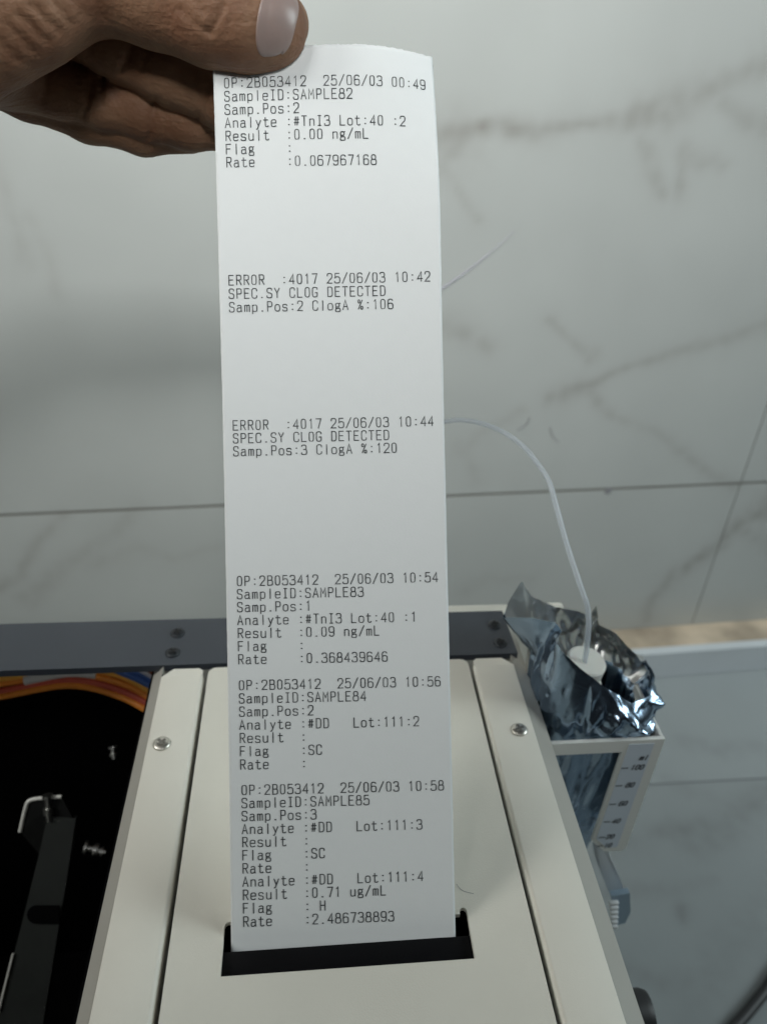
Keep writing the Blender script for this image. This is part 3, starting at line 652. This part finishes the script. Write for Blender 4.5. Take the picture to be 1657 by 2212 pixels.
def surface_nets(f, lo, hi, h):
    ax = [np.arange(lo[k], hi[k] + h, h) for k in range(3)]; n = [len(a) for a in ax]
    D = np.empty(n)
    for i, x in enumerate(ax[0]):
        gy, gz = np.meshgrid(ax[1], ax[2], indexing='ij')
        D[i] = f(np.stack([np.full(gy.size, x), gy.ravel(), gz.ravel()], 1)).reshape(gy.shape)
    S = D < 0
    cor = [(i, j, k) for i in (0, 1) for j in (0, 1) for k in (0, 1)]
    sl = lambda A, c: A[c[0]:n[0] - 1 + c[0], c[1]:n[1] - 1 + c[1], c[2]:n[2] - 1 + c[2]]
    cnt = sum(sl(S, c).astype(int) for c in cor); act = (cnt > 0) & (cnt < 8)
    idx = np.argwhere(act); acc = np.zeros((len(idx), 3)); num = np.zeros(len(idx))
    vals = {c: sl(D, c)[act] for c in cor}
    for a in cor:
        for k in range(3):
            if a[k]: continue
            b = tuple(1 if q == k else a[q] for q in range(3)); va, vb = vals[a], vals[b]
            x = (va < 0) != (vb < 0); t = np.where(x, va / np.where(x, va - vb, 1), 0)
            p = np.tile(np.array(a, float), (len(idx), 1)); p[:, k] = t
            acc[x] += p[x]; num[x] += 1
    P = (idx + acc / num[:, None]) * h + np.array(lo)
    ID = -np.ones(act.shape, int); ID[tuple(idx.T)] = np.arange(len(idx))
    F = []
    for k in range(3):
        u, v = (k + 1) % 3, (k + 2) % 3
        A = np.take(S, range(0, n[k] - 1), k); B = np.take(S, range(1, n[k]), k)
        for sgn in (0, 1):
            e = np.argwhere((A & ~B) if sgn == 0 else (~A & B))
            e = e[(e[:, u] > 0) & (e[:, v] > 0) & (e[:, u] < n[u] - 1) & (e[:, v] < n[v] - 1)]
            q = []
            for du, dv in ((0, 0), (1, 0), (1, 1), (0, 1)):
                c = e.copy(); c[:, u] -= du; c[:, v] -= dv; q.append(ID[tuple(c.T)])
            q = np.stack(q if sgn == 0 else q[::-1], 1); F.append(q[(q >= 0).all(1)])
    return P, np.vstack(F)
HP, HF = surface_nets(hand_field, (-234, 188, -66), (6, 292, 24), 0.70)
me = mesh("person", HP / 1000, HF.tolist(), True)
skin = mat("tan_skin", (0.33, 0.205, 0.125), 0.60, spec=0.28, sss=0.12)
nt = skin.node_tree; b = nt.nodes["Principled BSDF"]
tc = nt.nodes.new("ShaderNodeTexCoord")
n1 = nt.nodes.new("ShaderNodeTexNoise"); n1.inputs["Scale"].default_value = 70; n1.inputs["Detail"].default_value = 6
nt.links.new(tc.outputs["Object"], n1.inputs["Vector"])
cr = nt.nodes.new("ShaderNodeValToRGB")
cr.color_ramp.elements[0].position = .3; cr.color_ramp.elements[0].color = (0.160, 0.072, 0.040, 1)
cr.color_ramp.elements[1].position = .72; cr.color_ramp.elements[1].color = (0.285, 0.165, 0.100, 1)
nt.links.new(n1.outputs["Fac"], cr.inputs["Fac"]); nt.links.new(cr.outputs["Color"], b.inputs["Base Color"])
mp = nt.nodes.new("ShaderNodeMapping"); mp.inputs["Rotation"].default_value = (0, 0.35, 0); mp.inputs["Scale"].default_value = (90, 420, 420)
nt.links.new(tc.outputs["Object"], mp.inputs["Vector"])
n2 = nt.nodes.new("ShaderNodeTexNoise"); n2.inputs["Scale"].default_value = 1.0; n2.inputs["Detail"].default_value = 4; n2.inputs["Distortion"].default_value = 0.6
nt.links.new(mp.outputs["Vector"], n2.inputs["Vector"])
vo = nt.nodes.new("ShaderNodeTexVoronoi"); vo.inputs["Scale"].default_value = 900; nt.links.new(tc.outputs["Object"], vo.inputs["Vector"])
ad = nt.nodes.new("ShaderNodeMath"); ad.operation = 'MULTIPLY_ADD'; ad.inputs[1].default_value = 0.25
nt.links.new(vo.outputs["Distance"], ad.inputs[0]); nt.links.new(n2.outputs["Fac"], ad.inputs[2])
bp = nt.nodes.new("ShaderNodeBump"); bp.inputs["Strength"].default_value = 0.6; bp.inputs["Distance"].default_value = 0.0008
nt.links.new(ad.outputs[0], bp.inputs["Height"]); nt.links.new(bp.outputs["Normal"], b.inputs["Normal"])
person = link("person", me, skin)
tag(person, "person's tanned left hand pinching the top of the printout between thumb and fingers", "person")
# thumb nail: a curved plate following the thumb's back
ez = -np.array(FW)
A0, A1 = np.array(TH[-4][:3]), np.array((-7.6, 236.9, -7.3))
ta = (A1 - A0) / np.linalg.norm(A1 - A0)
up_ = np.cross(ez, ta); up_ /= np.linalg.norm(up_)            # across the thumb, upwards in the hand
fr_ = np.cross(ta, up_)                                        # out of the thumb's back, towards the nail
def thumb_surface(P, D):
    lo, hi = np.zeros(len(P)), np.full(len(P), 20.0)
    for _ in range(26):
        md_ = (lo + hi) / 2; d, _a = chain(P + D * md_[:, None], TH, 5); ins = d < 0
        lo = np.where(ins, md_, lo); hi = np.where(ins, hi, md_)
    return lo
NA, NB = 30, 40; PP, DD, LF = [], [], []
for i in range(NA + 1):
    for j in range(NB + 1):
        s, t = -1 + 2 * i / NA, -1 + 2 * j / NB
        n_ = (abs(s) ** 2.8 + abs(t) ** 2.8) ** (1 / 2.8) if (s or t) else 1
        m_ = max(abs(s), abs(t)); k = m_ / n_ if n_ else 1
        s2, t2 = s * k, t * k
        ang = math.radians(-8 + t2 * 64)
        along = -2.6 + (4.0 - -2.6) * (s2 + 1) / 2
        PP.append(A1 + ta * along); DD.append(fr_ * math.cos(ang) + up_ * math.sin(ang) + ta * max(0, s2) * 0.35)
        e = max(0.0, m_ - .84) / .16
        LF.append(0.40 - (0.75 if s2 < 0.55 else 0.1) * e * e)
PP, DD = np.array(PP), np.array(DD); DD /= np.linalg.norm(DD, axis=1)[:, None]
V = (PP + DD * (thumb_surface(PP, DD) + np.array(LF))[:, None]) / 1000
F = [(i * (NB + 1) + j, (i + 1) * (NB + 1) + j, (i + 1) * (NB + 1) + j + 1, i * (NB + 1) + j + 1) for i in range(NA) for j in range(NB)]
nail = mat("thumb_nail", (0.30, 0.225, 0.205), 0.34, spec=0.5, sss=0.1, var=0.10, vscale=160)
o = link("thumb_nail", mesh("thumb_nail", V, F, True), nail, person)

# ------------------------------------------------------------------ reagent holder, foil bag, bottle, tube
hd = thing("reagent_holder", "ivory open-fronted holder with a printed ml scale on the machine's side", "holder", (0.103, 0.195, -0.30))
HT, HY = -0.2181, 0.1747
mb = MB()
mb.prism([(0.0815, HT), (0.1253, HT), (0.1253, -0.2850), (0.1236, -0.2868), (0.1165, -0.2868), (0.1098, -0.2790), (0.1106, -0.2243), (0.0815, -0.2243)], HY, HY + 0.0015, 'y')
mb.build("front_plate", M['ivory'], hd, bevel=0.0004)
mb = MB(); mb.box(0.1238, 0.1253, HY + 0.0016, 0.2020, -0.2850, HT); mb.build("side_plate", M['ivory'], hd, bevel=0.0004)
mb = MB(); mb.box(0.0815, 0.1236, 0.2235, 0.2250, -0.2850, HT - .03); mb.build("back_plate", M['ivory'], hd, bevel=0.0004)
mb = MB(); mb.prism([(0.1122, -0.2200), (0.1216, -0.2200), (0.1212, -0.2838), (0.1168, -0.2838), (0.1112, -0.2772)], HY - 0.0002, HY - 0.00005, 'y'); sc = mb.build("scale_label", M['scale'], hd)
def text_on(s, x, z, h, y, parent, slant=0.22):
    V, F = [], []; cx = 0
    for ch in s:
        for st in G.get(ch, []):
            pts = [(x + cx * h * 0.66 + px * h * 0.50 + py * h * .62 * slant, py / 1.5 * h) for px, py in st]
            ribbon(V, F, pts, h * 0.095, lambda p, o: (p.x, y - o, z + p.y), 0.0)
        cx += 1
    for i in range(len(V)): V[i] = (V[i][0], V[i][1] - 0.000001 * (i % 7), V[i][2])
    return link("numeral", mesh("numeral", V, F), M['print'], parent)
for s, x, z in (("ml", 0.1178, -0.2292), ("100", 0.1156, -0.2346), ("80", 0.1160, -0.2449), ("60", 0.1157, -0.2562), ("40", 0.1153, -0.2674), ("20", 0.1150, -0.2777), ("10", 0.1152, -0.2836)):
    hgt = 0.0026
    text_on(s, x, z + 0.0003, hgt, HY - 0.0003, hd)
    if s != "ml":
        mb = MB(); mb.box(0.1120 if s != "10" else 0.1124, 0.1146, HY - 0.00035, HY - 0.00022, z + .0012, z + .0016); mb.build("tick_mark", M['print'], hd)

RIM = [(0.0683, 0.205, -0.1847), (0.071, 0.21, -0.1814), (0.0764, 0.215, -0.176), (0.0825, 0.218, -0.1863), (0.0941, 0.222, -0.1953), (0.1048, 0.224, -0.1994), (0.1096, 0.224, -0.2025), (0.1104, 0.222, -0.1945), (0.1123, 0.22, -0.2034), (0.1178, 0.215, -0.2035), (0.1258, 0.205, -0.2096), (0.1243, 0.2, -0.2034), (0.1272, 0.198, -0.2088), (0.1242, 0.19, -0.2114), (0.1137, 0.183, -0.2081), (0.1004, 0.183, -0.1979), (0.0908, 0.184, -0.1893), (0.0842, 0.186, -0.1832), (0.0822, 0.188, -0.1807), (0.0857, 0.193, -0.1805), (0.0851, 0.198, -0.1814), (0.0771, 0.2, -0.1806)]
bag = thing("foil_bag", "crumpled silver blue foil bag standing open in the ivory holder", "foil bag", (0.102, 0.197, -0.285))
def crumple(p, amp, fr, sd):
    v = noise.voronoi((p[0] * fr + sd, p[1] * fr, p[2] * fr * .8))[0]
    w = noise.voronoi((p[0] * fr * 2.3, p[1] * fr * 2.3 + sd, p[2] * fr * 2))[0]
    return amp * ((v[1] - v[0]) - 0.25 + 0.45 * ((w[1] - w[0]) - .25))
NR, NT = 264, 74
rim = []
n = len(RIM)
cum = [0]
for i in range(n): cum.append(cum[-1] + (Vector(RIM[(i + 1) % n]) - Vector(RIM[i])).length)
for k in range(NR):
    s = cum[-1] * k / NR; i = max(j for j in range(n) if cum[j] <= s); t = (s - cum[i]) / (cum[i + 1] - cum[i])
    rim.append(Vector(RIM[i]).lerp(Vector(RIM[(i + 1) % n]), t))
ctr = Vector((0.1012, 0.1985, 0))
V, F = [], []
MI = []
for k in range(NR):
    r = rim[k]
    # where this strand of the bag meets the holder's mouth
    a = math.atan2(r.y - ctr.y, r.x - ctr.x)
    ca, sa = math.cos(a), math.sin(a); q = 1 / (abs(ca / 0.0205) ** 3.5 + abs(sa / 0.0195) ** 3.5) ** (1 / 3.5)
    base = Vector((ctr.x + 0.0012 + ca * q, ctr.y + sa * q, -0.2235))
    out = Vector((ca, sa, 0.0))
    for j in range(NT + 1):
        t = j / NT
        if t < 0.6:
            w = t / 0.6; p = r.lerp(base, w)
            if ca < 0: p.x = r.x + (base.x - r.x) * min(1, w * 2.2)
            p = p + out * (0.0035 * math.sin(math.pi * w)) * (1 if sa < .4 else .3) * (0.2 if ca < -.3 else 1)
        else:
            w = (t - 0.6) / 0.4; sh = 1 - 0.16 * w ** 2; shy = 1 - 0.72 * w ** 1.6
            p = Vector((ctr.x + (base.x - ctr.x) * sh, ctr.y - 0.004 * w + (base.y - ctr.y) * shy, base.z + (-0.312 - base.z) * w))
        fade = min(1, 0.15 + t * 4) * (1 if t < .9 else (1 - t) / .1)
        arc = k / NR * 26
        w1 = noise.noise((arc * 0.5 + t * 1.2, t * 1.6, 2.2)); w2 = noise.noise((arc * 1.25 - t * 3.5, t * 2.6, 7.1)); w3 = noise.noise((arc * 2.6 + t * 5, t * 6.0, 4.4))
        dsp = (0.0052 * (0.35 - abs(w1)) + 0.0030 * (0.3 - abs(w2)) + 0.0010 * w3 + crumple(p, 0.0022, 72, 2.0)) * fade
        if t > 0.55: dsp = max(min(dsp * 0.7, 0.0010), -0.004)
        if ca < -.3: dsp = min(dsp, 0.0006)
        if ca > .35: dsp = max(dsp, -0.0008) + 0.0012 * math.sin(min(1, t / .6) * math.pi)
        V.append(p + out * dsp + Vector((0, 0, 0.3 * dsp)))
for k in range(NR):
    for j in range(NT):
        a, b2 = k * (NT + 1) + j, ((k + 1) % NR) * (NT + 1) + j
        F.append((a, b2, b2 + 1, a + 1))
        r = rim[k]; MI.append(1 if (r.y > 0.206 and j < 40) else 0)  # upper back wall takes the brightened foil copy
bm_ = mesh("bag_body", V, F, True)
body = link("bag_body", bm_, [M['foil'], M['foil_lit']], bag)
bm_.polygons.foreach_set("material_index", MI)
mb = MB(); mb.slab([(0.1135, 0.1780, -0.2833), (0.1176, 0.1780, -0.2866), (0.1282, 0.1770, -0.3086), (0.1305, 0.1768, -0.3143), (0.1246, 0.1768, -0.3170), (0.1150, 0.1778, -0.2948)], 0.0016, (0, 1, 0))
bmesh.ops.subdivide_edges(mb.bm, edges=mb.bm.edges, cuts=8, use_grid_fill=True)
for v in mb.bm.verts: v.co.y += crumple(v.co, 0.003, 160, 5) + (v.co.z + 0.295) * 0.22
mb.build("bag_tail", M['tail'], bag, smooth=True)
clip = thing("bag_clip", "pale blue clip with a row of white teeth below the foil bag", "clip", (0.125, 0.170, -0.33))
mb = MB(); mb.prism([(0.1210, -0.3065), (0.1285, -0.3050), (0.1322, -0.3200), (0.1318, -0.3290), (0.1270, -0.3305), (0.1232, -0.3130)], 0.1668, 0.1692, 'y'); mb.build("clip_body", M['blue'], clip, bevel=0.0006)
for k in range(6):
    t = k / 5; x, z = 0.1209 + 0.0048 * t, -0.3090 - 0.0190 * t
    mb = MB(); mb.box(x - .0006, x + .0034 - 0.0012 * t, 0.1650, 0.1667, z - 0.0022, z); mb.build("tooth", M['white'], clip, bevel=0.0004)
bottle = thing("reagent_bottle", "small white capped bottle inside the open foil bag", "bottle", (0.1000, 0.1975, -0.26))
axb = (0.12, -0.10, 1)
mb = MB(); mb.lathe([(0, -0.001), (0.0066, -0.001), (0.0072, -0.0016), (0.0074, -0.009), (0.0073, -0.0095)], (0.1000, 0.1970, -0.1985), axb, 36); mb.build("cap", M['cap'], bottle, smooth=True)
mb = MB(); mb.lathe([(0.0060, -0.0095), (0.0062, -0.0118), (0.0092, -0.0122), (0.0092, -0.0150), (0.0070, -0.0155), (0.0080, -0.020), (0.0130, -0.026), (0.0135, -0.055), (0, -0.055)], (0.1000, 0.1970, -0.1985), axb, 36); mb.build("bottle_body", M['cap'], bottle, smooth=True)
TUBE = [(0.0985, 0.196, -0.206), (0.0985, 0.196, -0.2003), (0.0989, 0.198, -0.1943), (0.0989, 0.201, -0.1857), (0.0982, 0.204, -0.1795), (0.0961, 0.208, -0.174), (0.0919, 0.218, -0.1626), (0.0884, 0.228, -0.1509), (0.0868, 0.235, -0.1452), (0.0836, 0.242, -0.1414), (0.0799, 0.25, -0.1388), (0.074, 0.257, -0.1366), (0.0681, 0.264, -0.1367), (0.062, 0.27, -0.1379), (0.0546, 0.275, -0.1406), (0.0392, 0.278, -0.1474), (0.0236, 0.270, -0.1568), (0.012, 0.262, -0.1726), (0.006, 0.252, -0.20), (0.004, 0.242, -0.235), (0.004, 0.240, -0.27)]
tb = MB().tube(TUBE, 0.00095, 12, 6).build("tube", M['tube'], smooth=True)
tag(tb, "thin milky plastic tube arching from the bottle cap behind the printout", "tube")
cb = MB().tube([(0.12, 0.08, -0.546), (0.20, 0.155, -0.546), (0.2551, 0.1986, -0.546), (0.2732, 0.21, -0.546), (0.2883, 0.2196, -0.546), (0.3054, 0.2315, -0.546), (0.3399, 0.2603, -0.546), (0.40, 0.33, -0.546)], 0.0038, 14, 6).build("cable", M['cable'], smooth=True)
tag(cb, "black rubber cable lying on the grey marble bench", "cable")
